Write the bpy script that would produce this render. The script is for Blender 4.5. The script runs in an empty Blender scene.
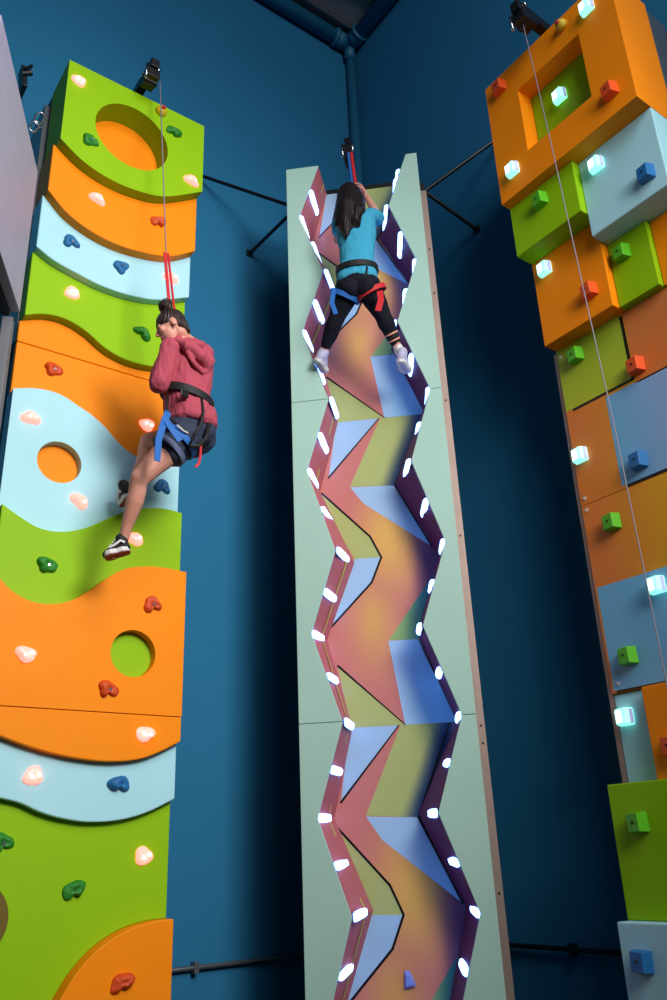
import bpy, bmesh, math, random
import numpy as np
from mathutils import Vector, Matrix, noise
from mathutils.geometry import tessellate_polygon

random.seed(4)
C = bpy.context.scene.collection
# ------------------------------------------------------------------ camera calibration
FPX = 842.88
YAW, PIT, ROLL = .92999603, .39820629, -.04017071
CZ = 1.4276
Fv = np.array([math.cos(YAW)*math.cos(PIT), math.sin(YAW)*math.cos(PIT), math.sin(PIT)])
_r = np.cross(Fv, [0, 0, 1]); _r /= np.linalg.norm(_r); _u = np.cross(_r, Fv)
Rv = _r*math.cos(ROLL)+_u*math.sin(ROLL)
Uv = -_r*math.sin(ROLL)+_u*math.cos(ROLL)
AZ = -.7612
cc = Vector((math.cos(AZ), math.sin(AZ), 0)); nn = Vector((-math.sin(AZ), math.cos(AZ), 0))
def ray(x, y): return Vector((x-333.5)*Rv+(500-y)*Uv+FPX*Fv)
def onX(x, y, X): v = ray(x, y); return v*(X/v.x)+Vector((0, 0, CZ))
def onY(x, y, Y): v = ray(x, y); return v*(Y/v.y)+Vector((0, 0, CZ))
def onZ(x, y, Z): v = ray(x, y); return v*((Z-CZ)/v.z)+Vector((0, 0, CZ))
def onD(x, y, D): v = ray(x, y); return v*(D/v.dot(nn))+Vector((0, 0, CZ))
def TP(s, d, z): return cc*s+nn*d+Vector((0, 0, z))       # the corner tower's own axes: across, into, up

# ------------------------------------------------------------------ materials
def lin(c):
    return tuple(((v/255)/12.92 if v/255 <= .04045 else ((v/255+.055)/1.055)**2.4) for v in c)
def mat(name, rgb, rough=.5, metal=0, bump=0, bscale=60, var=0, vscale=6, spec=.5, emis=None, estr=0, wave=None, col=None, trans=0, sss=0):
    m = bpy.data.materials.new(name); m.use_nodes = True
    nt = m.node_tree; b = nt.nodes['Principled BSDF']
    l = lin(rgb); b.inputs['Base Color'].default_value = (*l, 1)
    b.inputs['Roughness'].default_value = rough; b.inputs['Metallic'].default_value = metal
    b.inputs['Specular IOR Level'].default_value = spec
    tc = nt.nodes.new('ShaderNodeTexCoord')
    if col:
        a = nt.nodes.new('ShaderNodeAttribute'); a.attribute_name = col
        nt.links.new(a.outputs['Color'], b.inputs['Base Color'])
    elif var:
        n = nt.nodes.new('ShaderNodeTexNoise'); n.inputs['Scale'].default_value = vscale; n.inputs['Detail'].default_value = 5
        r = nt.nodes.new('ShaderNodeMix'); r.data_type = 'RGBA'
        r.inputs['A'].default_value = (*[v*(1-var) for v in l], 1); r.inputs['B'].default_value = (*[min(1, v*(1+var)) for v in l], 1)
        nt.links.new(tc.outputs['Object'], n.inputs['Vector']); nt.links.new(n.outputs['Fac'], r.inputs['Factor'])
        nt.links.new(r.outputs['Result'], b.inputs['Base Color'])
    if bump:
        if wave:
            n = nt.nodes.new('ShaderNodeTexWave'); n.inputs['Distortion'].default_value = wave; n.inputs['Detail'].default_value = 3
            n.inputs['Scale'].default_value = bscale; o = n.outputs['Fac']
        else:
            n = nt.nodes.new('ShaderNodeTexNoise'); n.inputs['Scale'].default_value = bscale; n.inputs['Detail'].default_value = 6; o = n.outputs['Fac']
        nt.links.new(tc.outputs['Object'], n.inputs['Vector'])
        bp = nt.nodes.new('ShaderNodeBump'); bp.inputs['Strength'].default_value = bump; bp.inputs['Distance'].default_value = .01
        nt.links.new(o, bp.inputs['Height']); nt.links.new(bp.outputs['Normal'], b.inputs['Normal'])
    if emis:
        b.inputs['Emission Color'].default_value = (*emis, 1); b.inputs['Emission Strength'].default_value = estr
    if sss:
        b.inputs['Subsurface Weight'].default_value = sss; b.inputs['Subsurface Radius'].default_value = (.02, .01, .005)
    return m
def paint(name, rgb, rough=.55): return mat(name, rgb, rough, bump=.05, bscale=120, var=.06, vscale=3, spec=.16)

M = dict(
 green=paint('lime_paint', (142, 190, 10)), orange=paint('orange_paint', (250, 140, 8)), aqua=paint('aqua_paint', (172, 222, 232)),
 mint=paint('mint_paint', (168, 204, 192), .5), wall=mat('blue_wall_paint', (36, 111, 151), .8, bump=.25, bscale=90, var=.1, vscale=1.2, spec=.2),
 ceil=mat('dark_ceiling', (150, 146, 150), .8, bump=.5, bscale=5, var=.45, vscale=3), floor=mat('rubber_floor', (40, 42, 46), .9, bump=.2),
 pipe=mat('blue_pipe_paint', (30, 104, 138), .5), grey=mat('grey_steel', (120, 124, 130), .4, .7), alu=mat('aluminium', (168, 146, 136), .5, .6, bump=.1, bscale=20, var=.15, vscale=8),
 black=mat('black_steel', (14, 14, 16), .4, bump=.05), chrome=mat('chrome', (210, 212, 216), .18, 1), carc=mat('dark_carcass', (20, 46, 58), .6),
 groove=mat('dark_groove', (30, 26, 22), .8), white=mat('pale_lilac_board', (158, 154, 176), .5, bump=.5, bscale=12, var=.08, vscale=5),
 art=mat('printed_graphic', (200, 200, 200), .3, bump=.05, col='Col', spec=.5),
 wallL=paint('salmon_channel', (182, 98, 100)), wallR=paint('purple_lit_channel', (92, 42, 78)), limeline=paint('lime_line', (190, 180, 80)),  # wallR: blue grip light on salmon, put into the colour as purple
 led=mat('led_bar', (230, 235, 255), .3, emis=(.18, .38, 1.0), estr=7.5), ledcap=mat('led_base', (120, 140, 210), .4),
 hgreen=mat('green_resin', (34, 128, 30), .55, bump=.8, bscale=45, var=.2, vscale=30), horange=mat('red_orange_resin', (212, 74, 16), .55, bump=.8, bscale=45, var=.2, vscale=30),
 hblue=mat('blue_resin', (22, 104, 160), .55, bump=.8, bscale=45, var=.2, vscale=30),
 cgreen=mat('green_block', (88, 186, 14), .45, bump=.2), corange=mat('orange_block', (236, 84, 18), .45, bump=.2), cblue=mat('blue_block', (30, 112, 176), .45, bump=.2),
 glowr=mat('red_glow_resin', (226, 150, 145), .3, bump=.6, bscale=40, emis=(1, .20, .15), estr=2.2), glowcore=mat('red_glow_core', (255, 230, 225), .3, emis=(1, .45, .38), estr=3.5),
 glowc=mat('cyan_glow_block', (190, 225, 220), .3, emis=(.30, 1, .85), estr=1.0), glowccore=mat('cyan_glow_core', (240, 255, 250), .3, emis=(.5, 1, .9), estr=2.2),
 glowv=mat('violet_glow_side', (215, 215, 250), .3, emis=(.5, .5, 1), estr=.35),
 yellow=mat('yellow_rubber', (222, 180, 30), .5), red=mat('red_webbing', (200, 22, 34), .6, bump=.4, bscale=150), bluew=mat('blue_webbing', (16, 98, 180), .6, bump=.4, bscale=150),
 blackw=mat('black_webbing', (12, 12, 14), .6, bump=.4, bscale=150), rope=mat('grey_rope', (140, 130, 140), .6), skin=mat('skin', (214, 150, 128), .5, sss=.1),
 lip=mat('lips', (176, 92, 84), .5), eyem=mat('eye', (30, 22, 20), .3), brow=mat('brow', (54, 36, 30), .8),
 hair=mat('brown_hair', (46, 28, 22), .5, bump=.5, bscale=22, wave=3), dhair=mat('dark_hair', (24, 12, 14), .55, bump=.2, bscale=22, wave=3, spec=.3),
 hood=mat('dusty_pink_jersey', (176, 76, 92), .85, bump=.15, bscale=9, wave=9, spec=.2), denim=mat('navy_denim', (38, 48, 70), .8, bump=.4, bscale=60), denimhem=mat('denim_hem', (88, 98, 130), .8),
 stitch=mat('stitching', (190, 186, 176), .8), tee=mat('turquoise_tee', (60, 156, 190), .85, bump=.15, bscale=8, wave=9, spec=.2), legg=mat('black_leggings', (18, 20, 32), .85, bump=.1, bscale=10, wave=5, spec=.2),
 shoeb=mat('black_canvas', (20, 20, 24), .7), shoew=mat('white_rubber', (214, 210, 210), .5), trainer=mat('pale_trainer', (176, 176, 206), .6, bump=.3), sole=mat('red_brown_sole', (130, 50, 45), .6),
 bframe=mat('black_frame', (12, 12, 14), .5), darkpost=mat('weathered_post', (110, 112, 118), .6, bump=.2, var=.2),
 blackline=mat('black_print_line', (10, 8, 14), .5),
)
def _tint():
    m = M['led']
_tint()

# ------------------------------------------------------------------ object helpers
def obj(name, bm, m, parent=None, smooth=False, bevel=0, seg=2):
    me = bpy.data.meshes.new(name)
    bmesh.ops.recalc_face_normals(bm, faces=bm.faces)
    bm.to_mesh(me); bm.free()
    ms = m if isinstance(m, (list, tuple)) else [m]
    for x in ms: me.materials.append(M[x] if isinstance(x, str) else x)
    for p in me.polygons: p.use_smooth = smooth
    o = bpy.data.objects.new(name, me); C.objects.link(o)
    if parent is not None:
        o.parent = parent; o.matrix_parent_inverse = Matrix.Translation(-parent.location)
    if bevel:
        b = o.modifiers.new('bevel', 'BEVEL'); b.width = bevel; b.segments = seg; b.limit_method = 'ANGLE'; b.angle_limit = math.radians(35)
    return o
def tag(o, label, cat, group=None):
    o['label'] = label; o['category'] = cat
    if group: o['group'] = group
    return o
def thing(name, label, cat, loc=(0, 0, 0), group=None):
    o = bpy.data.objects.new(name, None); C.objects.link(o); o.location = Vector(loc); o.empty_display_size = .1
    return tag(o, label, cat, group)
def struct(name, bm, m, **k):
    o = obj(name, bm, m, **k); o['kind'] = 'structure'; return o

def quadbox(bm, o, a, b, c):
    """box from corner o with edge vectors a, b, c"""
    o, a, b, c = map(Vector, (o, a, b, c))
    v = [bm.verts.new(o+i*a+j*b+k*c) for i in (0, 1) for j in (0, 1) for k in (0, 1)]
    for f in ((0, 1, 3, 2), (4, 6, 7, 5), (0, 4, 5, 1), (2, 3, 7, 6), (0, 2, 6, 4), (1, 5, 7, 3)):
        bm.faces.new([v[i] for i in f])
    return v
def box(x0, x1, y0, y1, z0, z1, bm=None):
    bm = bm or bmesh.new(); quadbox(bm, (x0, y0, z0), (x1-x0, 0, 0), (0, y1-y0, 0), (0, 0, z1-z0)); return bm
def frame_of(d):
    d = Vector(d).normalized(); a = d.cross(Vector((0, 0, 1)))
    if a.length < .05: a = d.cross(Vector((0, 1, 0)))
    a.normalize(); return a, d.cross(a).normalized(), d
def tube(pts, r, bm=None, n=10, cap=True, round_cap=False):
    bm = bm or bmesh.new(); pts = [Vector(p) for p in pts]
    rs = list(r) if isinstance(r, (list, tuple)) else [r]*len(pts)
    if round_cap:
        d0 = (pts[0]-pts[1]).normalized(); d1 = (pts[-1]-pts[-2]).normalized(); P = []; R = []
        for k in (3, 2, 1):
            t = math.pi/2*k/3.2; P.append(pts[0]+d0*rs[0]*math.sin(t)); R.append(rs[0]*math.cos(t))
        P += pts; R += rs
        for k in (1, 2, 3):
            t = math.pi/2*k/3.2; P.append(pts[-1]+d1*rs[-1]*math.sin(t)); R.append(rs[-1]*math.cos(t))
        pts, rs = P, R
    a0 = None; rings = []
    for i, p in enumerate(pts):
        d = (pts[min(i+1, len(pts)-1)]-pts[max(i-1, 0)]).normalized()
        if a0 is None: a0 = frame_of(d)[0]
        a = (a0-d*a0.dot(d)).normalized(); a0 = a; b = d.cross(a)
        rings.append([bm.verts.new(p+(a*math.cos(2*math.pi*k/n)+b*math.sin(2*math.pi*k/n))*rs[i]) for k in range(n)])
    for i in range(len(rings)-1):
        for k in range(n): bm.faces.new((rings[i][k], rings[i][(k+1) % n], rings[i+1][(k+1) % n], rings[i+1][k]))
    if cap: bm.faces.new(rings[0][::-1]); bm.faces.new(rings[-1])
    return bm
def ball(c, rx, bm=None, axes=None, sub=2, u=16):
    bm = bm or bmesh.new()
    if not isinstance(rx, (list, tuple)): rx = (rx,)*3
    A = axes or (Vector((1, 0, 0)), Vector((0, 1, 0)), Vector((0, 0, 1)))
    m = Matrix(((A[0].x*rx[0], A[1].x*rx[1], A[2].x*rx[2], c[0]), (A[0].y*rx[0], A[1].y*rx[1], A[2].y*rx[2], c[1]), (A[0].z*rx[0], A[1].z*rx[1], A[2].z*rx[2], c[2]), (0, 0, 0, 1)))
    bmesh.ops.create_uvsphere(bm, u_segments=u, v_segments=max(8, u//2), radius=1, matrix=m); return bm
def ribbon(pts, w, t, side, bm=None, closed=False):
    """flat strap along pts; side = width direction per point (vector or list)"""
    bm = bm or bmesh.new(); pts = [Vector(p) for p in pts]; N = len(pts); rings = []
    for i, p in enumerate(pts):
        if closed: d = pts[(i+1) % N]-pts[i-1]
        else: d = pts[min(i+1, N-1)]-pts[max(i-1, 0)]
        d.normalize(); s = Vector(side[i] if isinstance(side, list) else side); s = (s-d*s.dot(d)).normalized(); n = d.cross(s)
        rings.append([bm.verts.new(p+s*w/2*a+n*t/2*b) for a, b in ((-1, -1), (1, -1), (1, 1), (-1, 1))])
    for i in range(N if closed else N-1):
        j = (i+1) % N
        for k in range(4): bm.faces.new((rings[i][k], rings[i][(k+1) % 4], rings[j][(k+1) % 4], rings[j][k]))
    if not closed: bm.faces.new(rings[0][::-1]); bm.faces.new(rings[-1])
    return bm
def prism(loops, f, b, n_smooth=0):
    """solid between front map f(u,v) and back map b(u,v); loops = outer, then holes (2D)"""
    bm = bmesh.new()
    tr = tessellate_polygon([[Vector((u, v, 0)) for u, v in L] for L in loops]) if len(loops) > 1 else None
    vf = [[bm.verts.new(f(u, v)) for u, v in L] for L in loops]; vb = [[bm.verts.new(b(u, v)) for u, v in L] for L in loops]
    if tr is None: bm.faces.new(vf[0]); bm.faces.new(vb[0][::-1])
    else:
        ff = [x for L in vf for x in L]; bb = [x for L in vb for x in L]
        for t in tr:
            try: bm.faces.new([ff[i] for i in t]); bm.faces.new([bb[i] for i in t][::-1])
            except ValueError: pass
    for L, K in zip(vf, vb):
        for i in range(len(L)):
            j = (i+1) % len(L); bm.faces.new((L[i], L[j], K[j], K[i]))
    return bm
def smoothline(P, n=70):
    P = sorted(P); x = [p[0] for p in P]; y = [p[1] for p in P]
    def at(t):
        t = min(max(t, x[0]), x[-1]); i = max(j for j in range(len(x)-1) if x[j] <= t)
        def m(k):
            if k == 0: return (y[1]-y[0])/(x[1]-x[0])
            if k == len(x)-1: return (y[-1]-y[-2])/(x[-1]-x[-2])
            return (y[k+1]-y[k-1])/(x[k+1]-x[k-1])
        h = x[i+1]-x[i]; s = (t-x[i])/h
        return (2*s**3-3*s*s+1)*y[i]+(s**3-2*s*s+s)*h*m(i)+(3*s*s-2*s**3)*y[i+1]+(s**3-s*s)*h*m(i+1)
    return at

# ------------------------------------------------------------------ the room
YW, XW, ZC = 5.12, 4.30, 9.64
struct('floor', box(-5, XW+.2, -5, YW+.2, -.15, 0), 'floor')
struct('ceiling', box(-5, XW+.2, -5, YW+.2, ZC, ZC+.15), 'ceil')
struct('wall_left', box(-5, XW+.2, YW, YW+.2, 0, ZC), 'wall')
struct('wall_right', box(XW, XW+.2, -5, YW, 0, ZC), 'wall')
struct('wall_back', box(-5.2, -5, -5, YW+.2, 0, ZC), 'wall')
struct('trim_1', box(-5, XW-.12, YW-.25, YW-.23, ZC-.06, ZC), 'grey')
struct('trim_2', box(XW-1.5, XW-.05, YW-.7, YW-.62, ZC-.05, ZC-.0), 'bframe')
pr = .08; zc = ZC-.1
t = thing('roof_pipe', 'blue painted pipe running under the ceiling and down the room corner', 'pipe', (XW-.06, YW-.06, 0))
e = Vector((XW-.09, YW-.09, zc))
obj('pipe_run', tube([(-5, YW-.09, zc), e], pr, n=20), 'pipe', t, smooth=True)
obj('pipe_run', tube([(XW-.09, -5, zc), e], pr, n=20), 'pipe', t, smooth=True)
obj('downpipe', tube([(XW-.055, YW-.055, 0), (XW-.055, YW-.055, zc)], .05, n=18), 'pipe', t, smooth=True)
bm = ball(e, .088); 
for d in ((-1, 0, 0), (0, -1, 0)):
    d = Vector(d); tube([e+d*.05, e+d*.2], .09, bm, n=20); tube([e+d*.17, e+d*.21], .10, bm, n=20)
tube([e, e-Vector((0, 0, .2))], .058, bm, n=18)
obj('pipe_elbow', bm, 'pipe', t, smooth=True)
t = thing('conduit', 'thin grey conduit clipped low along the left blue wall', 'conduit', (2.0, YW, 0.845))
obj('tube', tube([(1.0, YW-.03, .846), (4.2, YW-.03, .84)], .014), 'grey', t, smooth=True)
obj('clip', box(2.62, 2.65, YW-.055, YW, .815, .875), 'grey', t)
t = thing('conduit', 'thin dark conduit low along the shadowed right wall', 'conduit', (XW, 3.5, .878))
obj('tube', tube([(XW-.03, 4.9, .878), (XW-.03, 2.0, .88)], .014), 'bframe', t, smooth=True)
obj('clip', box(XW-.055, XW, 3.6, 3.63, .85, .91), 'bframe', t)

# ------------------------------------------------------------------ left tower
LT = thing('climbing_wall', 'left climbing wall of wavy lime, orange and pale blue layers with round holes', 'climbing wall', (1.6, 4.7, 0))
XR, YB = 2.124, 4.60
YL = {1: 4.27, 2: 4.35, 3: 4.42, 4: 4.48, 5: 4.545, 6: 4.48, 7: 4.41, 8: 4.33, 9: 4.38, 10: 4.43, 11: 4.345}
XLv = {1: 1.105, 2: 1.086, 3: 1.075, 4: 1.072, 5: 1.062, 6: 1.06, 7: 1.06, 8: 1.06, 9: 1.06, 10: 1.06, 11: 1.06}
def bound(Y, px, extra=()):
    P = [(onY(x, y, Y).x, onY(x, y, Y).z) for x, y in px]+list(extra); P.sort()
    s = (P[-1][1]-P[-2][1])/(P[-1][0]-P[-2][0]); P.append((P[-1][0]+.5, P[-1][1]+s*.5))
    s = (P[1][1]-P[0][1])/(P[1][0]-P[0][0]); P.insert(0, (P[0][0]-.5, P[0][1]-s*.5))
    return smoothline(P)
B12 = bound(4.27, [(59.4, 137), (82, 160), (109, 178.5), (138.5, 191), (165, 196.3), (202, 191.7)])
B23 = bound(4.35, [(48.5, 190), (66, 211.5), (89, 229.6), (115.4, 243.5), (145, 252.7), (171.5, 256), (195.3, 251)])
B34 = bound(4.42, [(36.3, 246), (52.8, 259.3), (75.9, 272.5), (102, 285.7), (132, 295.6), (158.3, 299.6), (189, 297.3)])
B45 = bound(4.48, [(24.7, 314.8), (46, 314), (66, 319), (86, 331), (105.5, 348), (125, 359), (145, 365), (165, 367), (184, 363)])
B56 = bound(4.48, [(13.2, 388.4), (36.3, 388.4), (59.4, 394), (80, 407), (92.6, 415.7), (105, 427), (118, 442), (130, 452.5), (148, 462), (162, 466), (178.7, 467)])
B67 = bound(4.41, [(3, 503.8), (19.8, 516), (39.6, 527.6), (62.7, 531.5), (85.8, 527.6), (105.5, 519.3), (125.3, 511), (145, 507.8), (165, 508.4), (182, 512.7)])
B78 = bound(4.33, [(0, 578.7), (13.2, 591.9), (33, 601.8), (52.8, 604), (72.6, 600), (92.3, 588.6), (108.8, 577), (125.3, 568.8), (145, 566.5), (165, 567.8), (185.3, 572)])
B89 = bound(4.33, [(0, 736), (24, 744.8), (52, 753), (80, 758.8), (112, 761.6), (140, 759), (160, 752), (182, 740.8)])
B910 = bound(4.38, [(0, 798), (20, 803), (40, 812), (60, 818), (88, 822), (120, 820), (148, 812), (175, 798.8)])
B1011 = bound(4.345, [(60, 1000), (76, 974), (100, 948), (128, 930), (152, 922), (173, 919)], extra=[(1.36, .52), (1.25, .30), (1.12, .10)])
top = lambda x: 6.46
bot = lambda x: 0.0
seamA = 4.35; seamB = 2.160
layers = [(1, top, B12, 'green'), (2, B12, B23, 'orange'), (3, B23, B34, 'aqua'), (4, B34, B45, 'green'), (5, B45, lambda x: seamA+.002, 'orange'), (5, lambda x: seamA-.002, B56, 'orange'),
          (6, B56, B67, 'aqua'), (7, B67, B78, 'green'), (8, B78, lambda x: seamB+.002, 'orange'), (8, lambda x: seamB-.002, B89, 'orange'), (9, B89, B910, 'aqua'),
          (10, B910, lambda x: max(B1011(x), .01), 'green'), (11, lambda x: max(B1011(x), .01), bot, 'orange')]
holes = {(1, 0): (1.582, 6.042, .265, 4.45, 'orange'), (6, 0): (1.366, 3.59, .130, 4.54, 'orange'), (8, 0): (1.822, 2.484, .130, 4.39, 'green'), (10, 0): (1.059+.035, 1.21, .205, 4.52, 'orange')}
N = 60; seen = {}
for n, tf, bf, col in layers:
    k = seen.get(n, 0); seen[n] = k+1
    x0 = XLv[n]; xs = [x0+(XR-x0)*i/N for i in range(N+1)]
    Lp = [(x, tf(x)) for x in xs]+[(x, bf(x)) for x in reversed(xs)]
    if n in (1,): Lp = [(xs[0], top(0)), (XR, top(0))]+[(x, bf(x)) for x in reversed(xs)]
    if n == 11: Lp = [(x, tf(x)) for x in xs]+[(XR, 0), (xs[0], 0)]
    loops = [Lp]; Y = YL[n]
    if (n, k) in holes:
        hx, hz, hr, hy, hc = holes[(n, k)]
        if n == 10: pass
        else:
            loops.append([(hx+hr*math.cos(a), hz+hr*math.sin(a)) for a in [2*math.pi*i/56 for i in range(56)]])
            bmh = prism([[(hx+(hr-.001)*math.cos(a), hz+(hr-.001)*math.sin(a)) for a in [2*math.pi*i/56 for i in range(56)]]], lambda u, v: Vector((u, hy, v)), lambda u, v: Vector((u, YB-.001, v)))
            obj('hole_backing', bmh, hc, LT)
    o = obj('wavy_panel', prism(loops, lambda u, v: Vector((u, Y, v)), lambda u, v: Vector((u, YB, v))), col, LT, bevel=(.007 if len(loops) == 1 else 0))
# round recess at the lime layer's left rim: flat disc, shade put into colour
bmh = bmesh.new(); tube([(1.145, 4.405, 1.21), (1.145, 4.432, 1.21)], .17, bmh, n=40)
obj('round_recess', bmh, mat('recess_shade', (104, 84, 6), .7), LT)
obj('carcass', box(1.10, XR-.03, YB, YW, 0, 6.42), 'carc', LT)
obj('side_plate', box(1.065, 1.10, YB+.02, YB+.28, 4.4, 6.35), 'grey', LT, bevel=.004)
for zz in (4.6, 5.4, 6.2):
    obj('bolt', tube([(1.055, YB+.1, zz), (1.068, YB+.1, zz)], .013, n=8), 'chrome', LT)

# ------------------------------------------------------------------ right tower
RT = thing('climbing_wall', 'right climbing wall of square orange, lime and blue blocks', 'climbing wall', (3.9, 2.3, 0))
XB = 4.02
XA, XBk, XF, XC, XG, XH, XP, XD, XE, X3, X3o = 3.633, 3.706, 3.763, 3.849, 3.906, 3.88, 3.963, 3.792, 3.706, 3.975, 3.90
Y1, Y0 = 2.852, 1.79
def rslab(name, X, ya, yb, za, zb, m, hole=None, bevel=.006, back=None):
    loops = [[(ya, za), (yb, za), (yb, zb), (ya, zb)]]
    if hole: loops.append([(hole[0], hole[2]), (hole[1], hole[2]), (hole[1], hole[3]), (hole[0], hole[3])])
    bk = XB if back is None else back
    return obj(name, prism(loops, lambda u, v: Vector((X, u, v)), lambda u, v: Vector((bk, u, v))), m, RT, bevel=bevel if not hole else 0)
G_ = .0015
rslab('block_panel', XA, Y0, Y1, 5.395, 6.45, 'orange', hole=(2.062, 2.581, 5.648, 6.19))
rslab('recess_back', XA+.13, 2.063, 2.580, 5.649, 6.189, 'green')
rslab('block_panel', XBk, 2.325, Y1, 4.995, 5.395-G_, 'green')
rslab('block_panel', XF, Y0, 2.325-G_, 4.815, 5.395-G_, 'aqua')
rslab('block_panel', XC, 2.325, Y1, 4.355, 4.995-G_, 'orange')
rslab('block_panel', XG, 2.05, 2.325-G_, 4.355, 4.815-G_, 'green')
rslab('block_panel', XH+.065, Y0, 2.05-G_, 4.355, 4.815-G_, 'orange')
rslab('block_panel', XD, Y0, Y1, 1.085, 1.705, 'green')
rslab('block_panel', XE, Y0, Y1, 0, 1.085-G_, 'aqua')
rslab('block_panel', X3, 2.63, Y1, 1.705+G_, 2.172, 'aqua')
rslab('block_panel', X3o, Y0, 2.63-G_, 1.705+G_, 2.172, 'orange')
def colour_patch_mesh(polys, place, step, thick=0.0):
    """flat printed sheet: each polygon is tessellated finely and coloured by its own function"""
    bm = bmesh.new(); cl = bm.loops.layers.float_color.new('Col')
    for lift, P, fn in polys:
        sub = bmesh.new(); vs = [sub.verts.new((u, v, 0)) for u, v in P]; f = sub.faces.new(vs)
        bmesh.ops.triangulate(sub, faces=[f])
        for _ in range(7):
            es = [e_ for e_ in sub.edges if e_.calc_length() > step]
            if not es: break
            bmesh.ops.subdivide_edges(sub, edges=es, cuts=1); bmesh.ops.triangulate(sub, faces=[f_ for f_ in sub.faces if len(f_.verts) > 3])
        idx = {}
        for v in sub.verts: idx[v.index if v.index >= 0 else id(v)] = None
        sub.verts.index_update(); vm = [bm.verts.new(place(v.co.x, v.co.y, lift)) for v in sub.verts]
        for f_ in sub.faces:
            try: g = bm.faces.new([vm[v.index] for v in f_.verts])
            except ValueError: continue
            for lp, v in zip(g.loops, f_.verts): lp[cl] = (*lin(fn(v.co.x, v.co.y)), 1)
        sub.free()
    return bm
def mixc(a, b, t): t = min(1, max(0, t)); t = t*t*(3-2*t); return tuple(a[i]*(1-t)+b[i]*t for i in range(3))
OB, OY, PB, PB2, LM = (222, 122, 48), (226, 164, 20), (108, 176, 216), (150, 176, 220), (176, 190, 40)
def ora(u, v): return mixc(OY, OB, (u-2.2)/.6)
def oru(u, v): return mixc((224, 120, 52), (206, 120, 60), (v-4.0)/.3)
def blu(u, v): return mixc(PB, PB2, 1-abs(u-2.1)/.5)
def lim(u, v): return mixc(LM, (150, 176, 44), (v-3.9)/.5)
def blk(u, v): return (10, 8, 12)
def R4(a, b, c, d): return [(a, c), (b, c), (b, d), (a, d)]
def printed(za, zb, polys):
    rslab('printed_panel', XP+.003, Y0, Y1, za+.002, zb-.002, 'orange', bevel=0)
    b = colour_patch_mesh([(0, R4(Y0, Y1, za+.002, zb-.002), ora)]+polys, lambda u, v, l: Vector((XP-l*.0006, u, v)), .12)
    me = obj('print', b, 'art', RT); return me
printed(3.28, 4.355, [(1, R4(2.365, 2.852, 3.915, 4.355), lim), (1, R4(Y0, 2.345, 3.87, 4.355), oru), (2, R4(2.35, 2.372, 3.90, 4.34), blk), (2, R4(2.36, 2.80, 3.897, 3.915), blk),
                      (1, R4(Y0, 2.56, 3.30, 3.88), blu), (2, R4(Y0, 2.53, 3.283, 3.30), blk)])
printed(2.175, 3.28, [(1, R4(Y0, 2.838, 2.19, 2.772), blu), (2, R4(Y0, 2.82, 2.178, 2.19), blk)])
for y, z in ((2.825, 4.30), (2.82, 3.32), (2.82, 3.245), (2.80, 2.225)):
    obj('panel_bolt', tube([(XP-.006, y, z), (XP, y, z)], .010, n=12), 'shoew', RT)
obj('edge_rail', box(XP+.012, XB-.001, Y1+.001, Y1+.034, 1.71, 4.35), 'alu', RT)
obj('carcass', box(XB, XW, Y0+.03, Y1-.02, 0, 6.42), 'carc', RT)
obj('side_plate', box(XB+.01, XB+.2, Y0-.0, Y0+.028, 3.0, 6.40), 'grey', RT, bevel=.004)

# ------------------------------------------------------------------ corner tower
DC = 4.988; DEP = .34
CT = thing('climbing_wall', 'tall mint corner climbing wall with a zigzag channel and glowing grips', 'climbing wall', TP(-.36, DC+.2, 0))
Zv = [6.365, 5.885, 5.36, 4.855, 4.29, 3.77, 3.20, 2.675, 2.14, 1.62, 1.115, .57, 0.0]
LF = [-.618, -.78, -.612, -.78, -.612, -.773, -.604, -.772, -.602, -.765, -.594, -.76, -.59]
RF = [.06, -.10, .069, -.103, .08, -.085, .086, -.095, .086, -.092, .086, -.092, .086]
LBk = [-.60, -.74, -.53, -.735, -.59, -.735, -.519, -.722, -.582, -.716, -.51, -.708, -.58]
RBk = [.03, -.20, .035, -.17, .03, -.215, .042, -.14, .062, -.215, .02, -.14, .05]
ZBk = [6.38, 5.87, 5.34, 4.85, 4.285, 3.755, 3.22, 2.71, 2.148, 1.63, 1.13, .60, 0.0]
def sl(z): return -.856+(-.872+.856)*z/6.365
def sr(z): return .180+(.143-.180)*z/6.365
for a, b in ((0, 4), (4, 8), (8, 12)):
    g = .0015
    for side in (0, 1):
        if side == 0: L = [(sl(Zv[a]), Zv[a]-g)]+[(LF[i], Zv[i]-(g if i == a else -g if i == b else 0)) for i in range(a, b+1)]+[(sl(Zv[b]), Zv[b]+g)]
        else: L = [(sr(Zv[a]), Zv[a]-g)]+[(RF[i], Zv[i]-(g if i == a else -g if i == b else 0)) for i in range(a, b+1)]+[(sr(Zv[b]), Zv[b]+g)]
        obj('mint_panel', prism([L], lambda u, v: TP(u, DC, v), lambda u, v: TP(u, DC+.018, v)), 'mint', CT, bevel=.003)
def chan(F_, B_, sgn, m):
    bm = bmesh.new(); d0 = DC+.0185
    for i in range(12):
        f0, f1, b0, b1 = TP(F_[i], d0, Zv[i]), TP(F_[i+1], d0, Zv[i+1]), TP(B_[i], DC+DEP, ZBk[i]), TP(B_[i+1], DC+DEP, ZBk[i+1])
        o = cc*sgn*.02
        vs = [bm.verts.new(p) for p in (f0, f1, b1, b0)]; vo = [bm.verts.new(p+o) for p in (f0, f1, b1, b0)]
        bm.faces.new(vs); bm.faces.new(vo[::-1])
        for k in range(4): bm.faces.new((vs[k], vo[k], vo[(k+1) % 4], vs[(k+1) % 4]))
    return obj('channel_wall', bm, m, CT)
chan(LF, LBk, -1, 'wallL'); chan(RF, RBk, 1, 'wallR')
bm = bmesh.new()
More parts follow.
